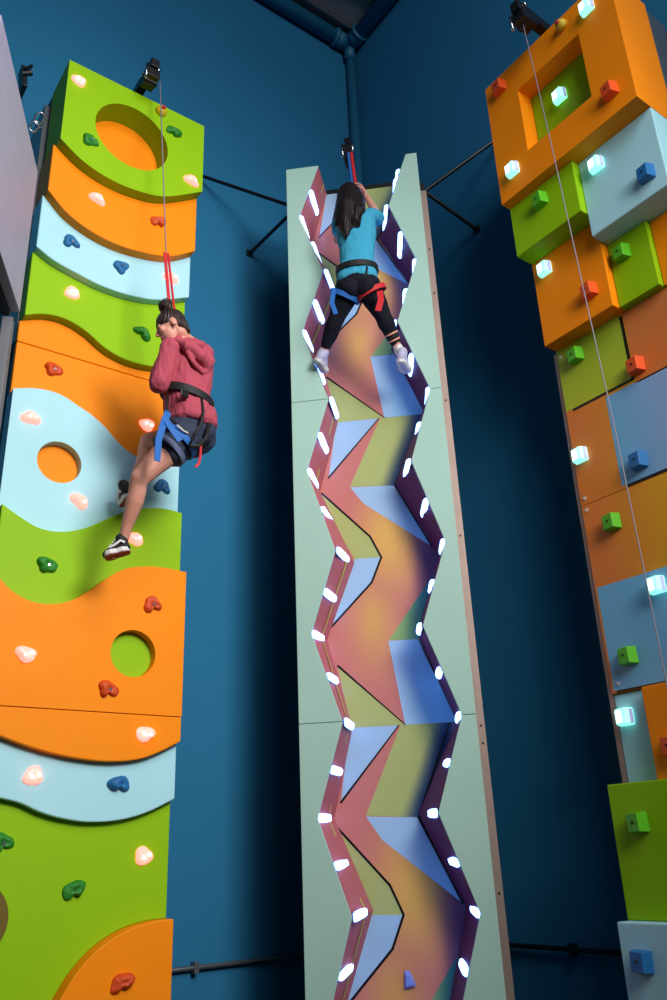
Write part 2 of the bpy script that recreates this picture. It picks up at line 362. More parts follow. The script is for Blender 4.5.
for i in range(12):
    p = lambda j, t: TP(LF[j]+(LBk[j]-LF[j])*t, DC+DEP*t, Zv[j]+(ZBk[j]-Zv[j])*t)+cc*.0015
    a, b = (.60, .66)
    vs = [p(i, a), p(i+1, a), p(i+1, b), p(i, b)]
    vv = [bm.verts.new(v) for v in vs]; bm.faces.new(vv)
obj('printed_stripe', bm, 'limeline', CT)
# printed graphic, one sheet per storey
def q5(x, y):                       # crop coordinates of the middle storey's print -> (across, drop below the seam)
    P = onD(x/2.9+270, y/2.9+400, DC+DEP); return (P.dot(cc), 4.288-P.z)
def poly5(L): return [q5(*p) for p in L]
gc = q5(345, 400); gc2 = q5(300, 640)
SAL, GOLD, PUR, BL1, BL2, NAV, LI = (196, 116, 104), (220, 168, 84), (104, 62, 98), (158, 188, 208), (128, 190, 220), (30, 54, 100), (170, 176, 104)
def fbody(u, w):
    d1 = math.hypot(u-gc[0], (w-gc[1])*.62)/.36; d2 = math.hypot(u-gc2[0], (w-gc2[1])*.5)/.3
    c = mixc(GOLD, SAL, min(d1, .25+d2*.8))
    return mixc(c, PUR, (u-(-.17))/.16*(1 if w < 1.35 else 0))
def fblue(u, w): return mixc(BL1, BL2, (u+.32)/.45)
def fblue4(u, w): return mixc(BL1, BL2, (u+.27)/.25)
def flime(u, w):
    edge = .02-(w/.52)*.22
    return mixc(LI, NAV, 1-(edge-u)/.13)
def flime3(u, w): return mixc((140, 170, 100), (40, 110, 120), (u+.25)/.2)
def fleft(u, w): return LI
def fbl(u, w): return BL1
def ln(a, b, w=.007):
    a = Vector((*a, 0)); b = Vector((*b, 0)); d = (b-a).normalized(); n = Vector((-d.y, d.x, 0))*w; a = a-d*w*.6; b = b+d*w*.6
    return [tuple((a+n)[:2]), tuple((b+n)[:2]), tuple((b-n)[:2]), tuple((a-n)[:2])]
ART = [(1, poly5([(192, 66), (317, 60), (170, 225)]), fbl), (1, poly5([(320, 60), (447, 42), (445, 60), (362, 247), (232, 250)]), flime),
       (1, poly5([(232, 252), (362, 247), (470, 424), (272, 300)]), fblue), (1, poly5([(150, 270), (290, 395), (323, 455), (245, 460), (150, 300)]), fleft),
       (1, poly5([(245, 460), (323, 455), (295, 528), (180, 655)]), fbl), (1, poly5([(483, 490), (432, 692), (345, 695)]), flime3),
       (1, poly5([(343, 697), (432, 692), (548, 932), (392, 940)]), fblue4), (1, poly5([(195, 768), (392, 941), (236, 950)]), fleft)]
LN = [[(315, 65), (170, 225)], [(443, 50), (362, 247), (470, 424)], [(150, 270), (290, 395), (323, 455), (295, 528), (180, 655)], [(432, 694), (545, 930)], [(197, 770), (391, 941)]]
for a, b in ((0, 4), (4, 8), (8, 12)):
    zt, zb = ZBk[a], ZBk[b]; k = (zt-zb)/(4.285-2.148)
    outline = [(LBk[i], (zt-ZBk[i])/k) for i in range(a, b+1)]+[(RBk[i], (zt-ZBk[i])/k) for i in range(b, a-1, -1)]
    W = 2.1365
    def clampw(P): return [(u, .0006 if w < .045 else W if w > W-.05 else w) for u, w in P]
    polys = [(0, outline, fbody)]+[(l, clampw(P), f) for l, P, f in ART]
    for L in LN:
        for p, q in zip(L, L[1:]): polys.append((2, clampw(ln(q5(*p), q5(*q))), blk))
    bm = colour_patch_mesh(polys, lambda u, w, l: TP(u, DC+DEP-.001-l*.0008, zt-w*k), .05)
    obj('printed_back_panel', bm, 'art', CT)
obj('backing_board', prism([[(-.80, 0), (.12, 0), (.12, 6.38), (-.80, 6.38)]], lambda u, v: TP(u, DC+DEP, v), lambda u, v: TP(u, DC+DEP+.02, v)), 'black', CT)
# aluminium post, rear frame, struts
bm = prism([[(sr(0)+.002, 0), (sr(0)+.052, 0), (sr(6.18)+.052, 6.17), (sr(6.18)+.002, 6.17)]], lambda u, v: TP(u, DC+.20, v), lambda u, v: TP(u, DC+.24, v))
obj('edge_post', bm, 'alu', CT, bevel=.003)
for z in (1.2, 2.0, 2.1, 3.3, 4.3, 5.2, 5.6):
    obj('bolt', tube([TP(sr(z)+.03, DC+.195, z), TP(sr(z)+.03, DC+.20, z)], .006, n=8), 'black', CT)
bm = bmesh.new(); quadbox(bm, TP(-.80, DC+DEP-.0, 6.385), cc*.93, nn*.035, Vector((0, 0, .04))); obj('top_crossbar', bm, 'black', CT)
for s in (-.86, .15):
    bm = bmesh.new(); quadbox(bm, TP(s-.0, DC+DEP+.03, 0), cc*.04, nn*.04, Vector((0, 0, 6.40))); obj('rear_post', bm, 'black', CT)
def strut(p, q, label):
    t = obj('wall_strut', tube([p, q], .016, n=10), 'black', None, smooth=False); return t
pA = TP(-.86, DC+DEP+.05, 6.33); pB = TP(.19, DC+DEP+.05, 6.33)
def struts(p, q, w, lab):
    t = thing('wall_strut', lab, 'steel strut', q, 'black struts tying the corner wall back')
    obj('rod', tube([p, q], .015, n=10), 'black', t)
    a, b, d = frame_of(w); bm = bmesh.new(); quadbox(bm, Vector(q)-a*.03-b*.03, a*.06, b*.06, d*.012); obj('wall_plate', bm, 'black', t)
qs = [onY(250, 253, YW-.015), Vector((2.35, YW-.015, 6.84)), onX(476, 229, XW-.015), onX(455, 170, XW-.015)]
v = onX(493, 142, XW-.015)
struts(pA, qs[0], (0, 1, 0), 'short black steel strut sloping down to the left wall beside the corner wall')
struts(pA, onY(196, 174, YW-.015), (0, 1, 0), 'long black steel strut reaching behind the left climbing wall')
struts(pB, qs[2], (1, 0, 0), 'short black steel strut sloping down to the right blue wall')
struts(pB, onX(505, 133, XW-.015), (1, 0, 0), 'long black steel strut rising behind the right climbing wall')

# ------------------------------------------------------------------ glowing grips of the zigzag
ORD = ['topmost', 'second', 'third', 'fourth', 'fifth', 'sixth', 'seventh', 'eighth', 'ninth', 'tenth', 'eleventh', 'twelfth', 'thirteenth', 'fourteenth', 'fifteenth', 'sixteenth', 'seventeenth', 'eighteenth', 'nineteenth', 'twentieth', 'twenty-first', 'twenty-second', 'twenty-third']
def grip(P0, P1, up, inw, label, side, w):
    """rounded bar from P0 (front) to P1 (back), width along up, standing inw off the wall"""
    bm = bmesh.new(); ax = (P1-P0); L = ax.length; ax.normalize(); up = (up-ax*up.dot(ax)).normalized(); inw = ax.cross(up)*(1 if ax.cross(up).dot(inw) > 0 else -1)
    prof = [(-w, .002), (-w*.92, .018), (-w*.6, .028), (0, .030), (w*.6, .028), (w*.92, .018), (w, .002)]
    secs = [(0, .8), (.03, .95), (.08, 1), (.92, 1), (.97, .95), (1, .8)]; rings = []
    for t, s in secs: rings.append([bm.verts.new(P0+ax*L*t+up*a*s+inw*b*s) for a, b in prof])
    for i in range(len(rings)-1):
        for k in range(len(prof)): bm.faces.new((rings[i][k], rings[i][(k+1) % len(prof)], rings[i+1][(k+1) % len(prof)], rings[i+1][k]))
    bm.faces.new(rings[0][::-1]); bm.faces.new(rings[-1])
    t = thing('light_grip', label, 'glowing grip', P0, 'white glowing grips along the '+side+' zigzag edge')
    obj('glowing_bar', bm, 'led', t, smooth=True)
    b2 = bmesh.new(); quadbox(b2, P0-up*w*1.05-inw*.0+ax*.0, up*w*2.1, ax*L, inw*.006); obj('mount', b2, 'ledcap', t)
for side, F_, B_, sg in (('left', LF, LBk, 1), ('right', RF, RBk, -1)):
    n = 0
    for j in range(0, 23):
        i = j//2; h = j % 2
        if j == 0: 
            if side == 'left': continue
        def pt(t):
            if h == 0: return TP(F_[i]+(B_[i]-F_[i])*t, DC+.019+(DEP-.019)*t, Zv[i]+(ZBk[i]-Zv[i])*t)
            m = (i, i+1); f = .5
            return TP((F_[i]+F_[i+1])/2*(1-t)+(B_[i]+B_[i+1])/2*t, DC+.019+(DEP-.019)*t, (Zv[i]+Zv[i+1])/2*(1-t)+(ZBk[i]+ZBk[i+1])/2*t)
        if h == 0:
            a = max(i-1, 0); up = TP(F_[a], 0, Zv[a])-TP(F_[i+1], 0, Zv[i+1])
        else: up = TP(F_[i], 0, Zv[i])-TP(F_[i+1], 0, Zv[i+1])
        up.normalize(); inw = cc*sg
        nrm = Vector((0, 0, 1)).cross(nn)
        off = inw*.002
        P0 = pt(-.03)+off; P1 = P0.lerp(pt(.74)+off, 1); lat = (P1-P0).dot(cc); P1 = P1-cc*lat*.55
        if h == 0 and ((side == 'left') == (F_[i] > -.7 if side == 'left' else F_[i] > -.02)):
            P0, P1 = P0+inw*.004, P1+inw*.004
        if h == 0: P0 = P0-Vector((0, 0, .0))
        if side == 'right' and j == 0:
            P0, P1 = pt(.02)-Vector((0, 0, .14))-cc*.055, pt(.7)-Vector((0, 0, .14))-cc*.055
        w = .025
        grip(P0, P1, up, inw, 'white glowing grip on the %s zigzag edge, %s from the top' % (side, ORD[n]) if n else 'white glowing grip topmost on the %s zigzag edge' % side, side, w)
        n += 1
P = onD(410, 981, DC+DEP-.004)
bm = bmesh.new(); a, b = cc, Vector((0, 0, 1)); 
pts = [(-.03, .05), (.0, .055), (.032, -.01), (.03, -.03), (-.035, -.04)]
o_ = prism([pts], lambda u, v: P+a*u*.6-nn*.03+b*v*.6, lambda u, v: P+a*u+b*v)
tag(obj('climbing_hold', o_, 'ledcap', None, bevel=.004), 'small grey-blue triangular hold low on the orange zigzag graphic', 'climbing hold', 'single holds on the corner wall')

# ------------------------------------------------------------------ organic holds (left tower)
def blob_hold(P, nrm, m, ang, label, group, glow=False, size=.062, kind=0):
    n = Vector(nrm); x = Vector((1, 0, 0)) if abs(n.y) > .5 else Vector((0, -1, 0)); z = Vector((0, 0, 1))
    ca, sa = math.cos(ang), math.sin(ang); u = x*ca+z*sa; v = -x*sa+z*ca
    bm = bmesh.new(); bmesh.ops.create_icosphere(bm, subdivisions=4, radius=1); sd = random.random()*50
    for q in bm.verts:
        c = q.co.copy(); th = math.atan2(c.y, c.x); r = math.hypot(c.x, c.y)
        rad = 1+.12*math.sin(th*2+sd)+.10*math.sin(th*3+sd*2)
        if not glow:
            dth = (th+math.pi/2+.25*math.sin(sd)+math.pi) % (2*math.pi)-math.pi      # a bite out of the lower rim
            rad *= 1-(.55 if kind == 0 else .18)*math.exp(-(dth/.36)**2)+.10*math.exp(-((abs(dth)-.85)/.4)**2)
        rad *= (1.0, .74)[0]
        h = max(c.z, -.15)*(.62+.2*math.sin(c.x*2+sd))
        hollow = .30*math.exp(-(((c.x-.1)/.33)**2+((c.y+.05)/.33)**2)) if c.z > 0 else 0
        nz = noise.noise(Vector((c.x*2+sd, c.y*2, c.z*2)))*.05
        if glow: hollow *= .5
        X_, Y_, H_ = c.x*rad*(1.0+nz), c.y*rad*.78*(1+nz), h-hollow+nz
        q.co = P+(u*X_+v*Y_+n*H_)*size
    t = thing('glowing_hold' if glow else 'climbing_hold', label, 'glowing hold' if glow else 'climbing hold', P, group)
    obj('hold_body', bm, m, t, smooth=True)
    c0 = P+(u*.1-v*.04+n*.22)*size
    if glow:
        b = bmesh.new(); ball(c0+(u*.33+v*.05+n*.28)*size, size*.2, b, u=10); ball(c0+(u*-.32-v*.06+n*.3)*size, size*.2, b, u=10); obj('light_core', b, 'glowcore', t, smooth=True)
    else:
        obj('bolt', tube([c0, c0+n*size*.14], size*.15, n=10), 'chrome', t)
S = (0, -1, 0)
gl = 'red glowing holds on the left wall'; gu = 'plain bolted holds on the left wall'
for x, y, L, lab in [(79, 81, 1, 'glowing hold at the top left corner of the lime top block'), (191, 181, 1, 'glowing hold at the lower right of the lime top block'), (97, 199, 2, 'glowing hold on the upper orange band'),
    (171, 278, 3, 'glowing hold on the upper pale blue band beside the red strap'), (72, 293, 4, 'glowing hold on the upper lime wave above the first seam'), (30.4, 418, 6, 'glowing hold left above the small round hole in pale blue'),
    (147, 425, 5, 'glowing hold on orange beside the climber\'s raised thigh'), (79.5, 501, 6, 'glowing hold right below the small round hole in pale blue'), (134.6, 539, 7, 'glowing hold just behind the climber\'s lower shoe'),
    (26, 654, 8, 'glowing hold at the left of the large middle orange panel'), (145, 734, 8, 'glowing hold low right on the middle orange, under its seam'), (33, 776, 9, 'glowing hold on the lower pale blue wave'), (143.6, 856, 10, 'glowing hold on the lowest lime panel near its right edge')]:
    Yp = YL[L]-.002; blob_hold(onY(x, y, Yp), S, 'glowr', random.uniform(-.5, .3), 'red-lit '+lab, gl, True, .052)
for x, y, L, m, ang, lab in [(90, 140.6, 1, 'hgreen', 0.2, 'dark green hold left of the big round hole'), (173.5, 132, 1, 'hgreen', -.3, 'dark green hold right of the big round hole by the rope'), (158, 222, 2, 'horange', 0, 'red-orange hold on the upper orange band'),
    (71, 242, 3, 'hblue', .1, 'dark blue hold at left on the upper pale blue band'), (121, 267, 3, 'hblue', .9, 'dark blue hold in the middle of the upper pale blue band'), (142.5, 333.5, 4, 'hgreen', -.5, 'dark green hold left of the climber\'s head'),
    (53.4, 369.5, 5, 'horange', .2, 'red-orange hold under the first seam on orange'), (162, 487, 6, 'hblue', -.2, 'blue hold right of the climber\'s knee on pale blue'), (47, 565, 7, 'hgreen', .1, 'dark green hold on the middle lime wave'),
    (152, 605, 8, 'horange', .2, 'red-orange hold at the top right of the middle orange panel'), (108, 689.5, 8, 'horange', 0, 'red-orange hold under the lime-backed round hole'), (119, 784, 9, 'hblue', .2, 'dark blue hold on the lower pale blue wave'),
    (1.5, 843, 10, 'hgreen', .2, 'dark green hold cut by the left picture edge'), (73.6, 890, 10, 'hgreen', .1, 'dark green hold in the middle of the lowest lime panel'), (122, 982.5, 11, 'horange', .2, 'red-orange hold on the lowest orange corner piece')]:
    blob_hold(onY(x, y, YL[L]-.002), S, m, ang, lab, gu, False, .056, random.choice([0, 0, 1]))

# ------------------------------------------------------------------ cube holds (right tower)
gl = 'white glowing cube holds on the right wall'; gu = 'coloured cube holds on the right wall'
def cube_hold(P, m, label, glow=False, ang=0, s=.047):
    P = Vector(P); n = Vector((-1, 0, 0)); u0 = Vector((0, -1, 0)); v0 = Vector((0, 0, 1)); ca, sa = math.cos(ang), math.sin(ang)
    u = u0*ca+v0*sa; v = -u0*sa+v0*ca
    t = thing('glowing_hold' if glow else 'climbing_hold', label, 'glowing hold' if glow else 'climbing hold', P, gl if glow else gu)
    bm = bmesh.new(); base = [(-1, -1), (1.05, -1), (1.05, 1), (-1, 1)]; f = [(-.9, -.9), (.62, -.92), (.62, .92), (-.9, .9)]; hs = [1.05, 1.25, 1.25, 1.05]
    a = [bm.verts.new(P+(u*x+v*y)*s) for x, y in base]; b = [bm.verts.new(P+(u*x+v*y+n*h)*s) for (x, y), h in zip(f, hs)]
    bm.faces.new(a[::-1]); bm.faces.new(b)
    for k in range(4): bm.faces.new((a[k], a[(k+1) % 4], b[(k+1) % 4], b[k]))
    obj('hold_body', bm, m, t, bevel=.011 if glow else .004, seg=3, smooth=False)
    c0 = P+(u*-.1+v*.05+n*1.10)*s
    if glow:
        b = bmesh.new(); quadbox(b, P+(u*-.72-v*.7+n*1.02)*s, u*s*1.1, v*s*1.4, n*s*.17+u*s*.0); o = obj('light_core', b, 'glowccore', t, bevel=.003)
        b = bmesh.new(); quadbox(b, P+(u*.80-v*.8+n*.25)*s, u*s*.25, v*s*1.6, n*s*.5); obj('side_diffuser', b, 'glowv', t, bevel=.004)
    else:
        obj('bolt_hole', tube([c0-n*.002*1, c0+n*s*.12], s*.15, n=10), 'black', t)
for x, y, X, lab in [(588.4, 9, XA, 'at the top of the large orange frame block'), (561.5, 97.5, XA+.13, 'inside the square lime recess'), (514.4, 171, XA, 'at the lower left of the orange frame block'), (598, 166, XF, 'on the upper pale blue block'),
     (546.5, 270, XC, 'on the orange block under the small lime block'), (582, 456, XP-.002, 'on the left of the flat orange print'), (658.5, 585.6, XP-.002, 'at the right on the lower blue printed square'), (624, 717, X3, 'on the narrow pale blue strip above the big lime block')]:
    cube_hold(onX(x+(3 if y > 700 else 0), y, X), 'glowc', 'white-cyan glowing cube '+lab, True)
for x, y, X, m, lab in [(501, 88.8, XA, 'corange', 'orange-red cube left of the square lime recess'), (611.5, 92.4, XA, 'corange', 'orange-red cube right of the square lime recess'), (648, 175, XF, 'cblue', 'blue cube on the upper pale blue block'),
     (542, 201.5, XBk, 'cgreen', 'green cube on the small upper lime block'), (623.5, 254, XG, 'cgreen', 'green cube on the narrow lime block under the pale blue block'), (591, 292, XC, 'corange', 'orange-red cube behind the rope on the orange block'),
     (577.4, 356.4, XP-.002, 'cgreen', 'green cube on the printed lime square'), (637.6, 366.8, XP-.002, 'corange', 'orange-red cube overlapping the black printed line'), (640.4, 461.5, XP-.002, 'cblue', 'blue cube low on the upper blue printed square'),
     (613.8, 522.8, XP-.002, 'cgreen', 'green cube on orange print just below the seam'), (630, 656.4, XP-.002, 'cgreen', 'green cube on the lower blue printed square'), (640, 822.6, XD, 'cgreen', 'green cube on the big lower lime block'), (644.4, 961.3, XE, 'cblue', 'blue cube on the lowest pale blue block'),
     (674, 746, X3o, 'corange', 'orange cube at the right picture edge above the big lime block')]:
    cube_hold(onX(x, y, X), m, lab, ang=random.uniform(-.05, .1))

# ------------------------------------------------------------------ belay arms, ropes, stops
def arm(p, q, label, group, tip_down=Vector((0, 0, -1)), w=.05):
    p, q = Vector(p), Vector(q); t = thing('belay_arm', label, 'belay arm', p, group); a, b, d = frame_of(q-p); L = (q-p).length
    bm = bmesh.new(); quadbox(bm, p-a*w/2-b*w*.6, a*w, b*w*1.2, d*L); obj('beam', bm, 'black', t, bevel=.004)
    bm = bmesh.new(); quadbox(bm, q-a*w*.75-d*.16-Vector((0, 0, w*.5)), a*w*1.5, d*.14, Vector((0, 0, -.08))); 
    tube([q-a*w*.8-d*.09-Vector((0, 0, .09)), q+a*w*.8-d*.09-Vector((0, 0, .09))], .035, bm, n=16); obj('pulley_housing', bm, 'black', t, bevel=.004)
    bm = bmesh.new(); tube([q+a*w*.85-d*.1-Vector((0, 0, .05)), q+a*w*.95-d*.1-Vector((0, 0, .05))], .018, bm, n=10)
    tube([q+a*w*.9-d*.02-Vector((0, 0, .02)), q+a*w*.9-d*.03-Vector((0, 0, .15))], .009, bm); tube([q-a*w*.9-d*.05-Vector((0, 0, .0)), q-a*w*.5-d*.05-Vector((0, 0, .0))], .014, bm)
    obj('pin', bm, 'chrome', t, smooth=True); return t
ga = 'black belay arms above the climbing walls'
arm((1.636, 4.95, 6.58), (1.632, 4.06, 6.58), 'black belay arm jutting out over the left wavy climbing wall', ga, w=.06)
q = onZ(514, 6, 6.57); arm((3.98, q.y+.01, 6.57), q, 'black belay arm jutting out over the right block climbing wall', ga, w=.065)
arm(TP(-.375, DC+.62, 6.50), onD(347, 139, DC+.12), 'black belay arm above the corner wall behind the long-haired climber', ga, w=.05)
def bumper(P, n, lab):
    t = thing('rope_stop', lab, 'rope stop', P, 'yellow rope stops at the tops of the walls'); n = Vector(n)
    obj('cone', tube([P, P+n*.02, P+n*.05], [.042, .04, .022], n=18), 'yellow', t, smooth=True); obj('red_cap', ball(P+n*.055, .015), 'red', t, smooth=True)
bumper(onY(160.5, 112, 4.27), (0, -1, -.1), 'yellow rubber stop at the rope on the lime top block')
bumper(onX(562.4, 26, XA), (-1, 0, -.1), 'yellow rubber stop at the top of the orange frame block')
# ropes
def webbing(pts, w, m, name, parent, n=nn): return obj(name, ribbon(pts, w, .006, n.cross(Vector((0, 0, 1)))), m, parent)
r0 = onZ(160, 82, 6.50); r1 = onY(166, 253, 3.98); r2 = onY(171, 304, 3.93); r3 = onY(184, 372, 3.98)
t = thing('rope', 'thin rope with red webbing lowering the girl in the pink hoodie', 'rope', r0, 'climbing ropes')
obj('cord', tube([r0, (r0+r1)/2, r1], .0042, n=8), 'rope', t, smooth=True)
obj('webbing', ribbon([r1-Vector((.008, 0, 0)), r2-Vector((.012, 0, 0)), r3], .020, .006, Vector((1, 0, 0))), 'red', t)
obj('webbing', ribbon([r1+Vector((.012, -.004, 0)), r2+Vector((.016, -.004, 0)), r3+Vector((.02, -.004, 0))], .014, .006, Vector((1, .2, 0))), 'red', t)
w0 = onD(351, 150, DC+.15); w1 = onD(356, 186, DC+.12); w2 = onD(357, 215, DC+.13)
t = thing('rope', 'red and blue webbing running up from the long-haired climber to its arm', 'rope', w0, 'climbing ropes')
obj('webbing', ribbon([w0, w1, w2], .022, .006, cc), 'red', t); obj('webbing', ribbon([w0+cc*-.024, w1+cc*-.026, w2+cc*-.02], .018, .006, cc), 'bluew', t)
bm = tube([w0+cc*.012-Vector((0, 0, .02)), w0+cc*.012+Vector((0, 0, .08))], .012, n=10); obj('hook', bm, 'chrome', t, smooth=True)
pts = [onX(523, 24, 3.47), onX(549.5, 136.4, 3.47), onX(585, 296, 3.44), onX(613, 420, 3.42), onX(642, 560, 3.40), onX(666, 681, 3.38), onX(686, 790, 3.36), onX(706, 900, 3.34)]
t = thing('rope', 'thin pale rope hanging down in front of the right block wall', 'rope', pts[0], 'climbing ropes')
obj('cord', tube(pts, .0034, n=8), 'rope', t, smooth=True)

# ------------------------------------------------------------------ pale board of a further wall at the left edge
far_t, far_b = onY(40, 173, 3.9), onY(16, 313, 3.9)
E0 = Vector((far_t.x-.012, 3.9, 0)); zt, zb = 5.065, 4.11
t = thing('climbing_wall', 'pale lilac panel of another climbing wall cut by the left edge', 'climbing wall', E0)
LD = ray(197, 853); LD.z = 0; LD.normalize(); LN_ = Vector((LD.y, -LD.x, 0))
L_ = .2
while L_ < 3.5:                                     # the board ends where its upper corner shows
    p_ = Vector((E0.x, E0.y, zt))-LD*L_-Vector((0, 0, CZ)); c_ = p_.dot(Vector(Fv))
    if 500-FPX*p_.dot(Vector(Uv))/c_ < 16: break
    L_ += .02
o = Vector((E0.x, E0.y, zb)); bm = bmesh.new(); quadbox(bm, o, -LD*L_, -LN_*.05, Vector((0, 0, zt-zb))); obj('lilac_board', bm, 'white', t, bevel=.003)
bm = bmesh.new(); quadbox(bm, o-LN_*.051+LD*.008-Vector((0, 0, .014)), -LD*(L_+.02), -LN_*.05, Vector((0, 0, zt-zb+.03))); obj('black_backing', bm, 'bframe', t)
bm = bmesh.new(); quadbox(bm, Vector((E0.x, E0.y, 0))-LN_*.10-LD*.1, -LD*.8, -LN_*.3, Vector((0, 0, zb-.02))); obj('carcass', bm, 'bframe', t)
bm = bmesh.new(); quadbox(bm, Vector((E0.x, E0.y, 0))-LN_*.088+LD*.07, -LD*.06, LN_*.05, Vector((0, 0, zb-.02))); obj('post', bm, 'darkpost', t, bevel=.003)
p = onY(44, 128, 4.55); t2 = thing('quickdraw', 'shiny metal quickdraw hanging between the lilac panel and the wavy wall', 'carabiner', p)
def link(a, b, r, w):
    a, b = Vector(a), Vector(b); d = (b-a); s = d.cross(Vector((0, 1, 0))).normalized()*w; P = []
    for k in range(20):
        th = 2*math.pi*k/20; P.append((a+b)/2+d*.5*math.cos(th)+s*math.sin(th))
    P.append(P[0]); return tube(P, r, n=8, cap=False)
obj('carabiner', link(onY(42, 113, 4.2), onY(36, 124, 4.2), .007, .025), 'chrome', t2, smooth=True); obj('carabiner', link(onY(37, 122, 4.2), onY(31, 131, 4.2), .007, .022), 'chrome', t2, smooth=True)
a_, b_ = onY(22, 64, 4.9), onY(23, 84, 4.9); t3 = thing('belay_arm', 'small black belay arm beside the top of the pale lilac panel', 'belay arm', a_, ga)
bm = bmesh.new(); quadbox(bm, b_, Vector((.035, 0, 0)), Vector((0, .1, 0)), a_-b_); obj('beam', bm, 'black', t3, bevel=.004)
bm = bmesh.new(); tube([a_+Vector((.03, 0, -.05)), a_+Vector((.07, 0, .03))], [.02, .012], bm); tube([(a_+b_)/2, (a_+b_)/2+Vector((.06, -.02, .03))], .02, bm); tube([b_+Vector((.02, .05, .02)), (b_.x+.02, YW, b_.z)], .015, bm); obj('hook', bm, 'black', t3)

# ------------------------------------------------------------------ people
def fig(name, prims, m, parent, voxel=.007, smooth=6, seams=None):
    bm = bmesh.new()
    for p in prims:
        if p[0] == 'l':
            A = p[2]; rings = []
            for c_, rx_, ry_ in p[1]:
                rings.append([bm.verts.new(Vector(c_)+A[0]*rx_*math.copysign(abs(math.cos(6.28319*k/28))**.85, math.cos(6.28319*k/28))+A[1]*ry_*math.copysign(abs(math.sin(6.28319*k/28))**.85, math.sin(6.28319*k/28))) for k in range(28)])
            for i in range(len(rings)-1):
                for k in range(28): bm.faces.new((rings[i][k], rings[i][(k+1) % 28], rings[i+1][(k+1) % 28], rings[i+1][k]))
            bm.faces.new(rings[0][::-1]); bm.faces.new(rings[-1])
        elif p[0] == 'c': tube(p[1], p[2], bm, n=14, round_cap=True)      # limb: points, radii
        else: ball(p[1], p[2], bm, axes=p[3] if len(p) > 3 else None, u=24)
    me = bpy.data.meshes.new(name); bm.to_mesh(me); bm.free(); o = bpy.data.objects.new(name, me); C.objects.link(o)
    r = o.modifiers.new('r', 'REMESH'); r.mode = 'VOXEL'; r.voxel_size = voxel; r.use_smooth_shade = True
    s = o.modifiers.new('s', 'SMOOTH'); s.factor = .5; s.iterations = smooth
    bpy.context.view_layer.update(); dg = bpy.context.evaluated_depsgraph_get()
    me2 = bpy.data.meshes.new_from_object(o.evaluated_get(dg)); o.modifiers.clear(); o.data = me2; me2.name = name; bpy.data.meshes.remove(me)
    me2.materials.clear(); me2.materials.append(M[m])
    for p in me2.polygons: p.use_smooth = True
    o.parent = parent; o.matrix_parent_inverse = Matrix.Translation(-parent.location); return o
def V3(a, b, t): return Vector(a)*(1-t)+Vector(b)*t
def hand(prims, wrist, d, palm_n, thumb_side, curl=.8, s=1.0):
    """palm + four unequal bent fingers + thumb, fingers curl towards palm_n"""
    d = Vector(d).normalized(); pn = Vector(palm_n); pn = (pn-d*pn.dot(d)).normalized(); sd = d.cross(pn).normalized()
    if sd.dot(Vector(thumb_side)) < 0: sd = -sd
    w = Vector(wrist); k = w+d*.075*s
    prims.append(('e', w+d*.045*s, (.040*s, .016*s, .048*s), (sd, pn, d)))
    for i, L in enumerate((.068, .076, .070, .055)):
        b = w+d*.082*s+sd*(.030-.020*i)*s; a1, a2, a3 = curl*.45, curl*1.3, curl*2.0
        f = lambda a: d*math.cos(a)+pn*math.sin(a)
        p1 = b+f(a1)*L*.45*s; p2 = p1+f(a2)*L*.32*s; p3 = p2+f(a3)*L*.25*s
        prims.append(('c', [w+d*.05*s+sd*(.026-.017*i)*s, b, p1, p2, p3], [.009*s, .0088*s, .0082*s, .0076*s, .0066*s]))
    th = w+d*.02*s+sd*.025*s; t1 = th+(sd*.8+d*.5+pn*.3)*.035*s; t2 = t1+(sd*.1+d*.8+pn*.6).normalized()*.03*s; t3 = t2+(d*.6+pn*.8-sd*.2).normalized()*.022*s
    prims.append(('c', [th, t1, t2, t3], [.014*s, .011*s, .0095*s, .008*s]))
def head_prims(c, up, fr, r=.1, ear_side=None):
    up = Vector(up).normalized(); fr = Vector(fr); fr = (fr-up*fr.dot(up)).normalized(); sd = up.cross(fr).normalized(); k = r/.1; c = Vector(c); A = (sd, fr, up)
    P = [('e', c+up*.022*k-fr*.012*k, (.074*k, .092*k, .086*k), A), ('e', c-up*.03*k+fr*.03*k, (.056*k, .058*k, .078*k), A), ('e', c-up*.082*k+fr*.055*k, (.027*k, .024*k, .02*k), A),
         ('c', [c+up*.012*k+fr*.082*k, c-up*.020*k+fr*.106*k], [.008*k, .012*k]), ('e', c-up*.024*k+fr*.098*k, (.015*k, .012*k, .009*k), A),
         ('e', c+up*.022*k+fr*.078*k, (.050*k, .012*k, .010*k), A), ('e', c-up*.052*k+fr*.082*k, (.022*k, .010*k, .009*k), A)]
    for s in (-1, 1):
        P.append(('e', c+sd*s*.075*k-up*.012*k-fr*.012*k, (.009*k, .019*k, .031*k), (sd, (fr+up*-.2*0).normalized(), up)))
        P.append(('e', c+sd*s*.036*k-up*.015*k+fr*.066*k, (.024*k, .022*k, .022*k), A))
    return P, (sd, fr, up, k)
def ringpts(c, A, rx, ry, n=36, tilt=0, tilt2=0): return [Vector(c)+A[0]*rx*math.cos(2*math.pi*i/n)+A[1]*ry*math.sin(2*math.pi*i/n)+A[2]*(tilt*math.cos(2*math.pi*i/n)+tilt2*math.sin(2*math.pi*i/n)) for i in range(n)]
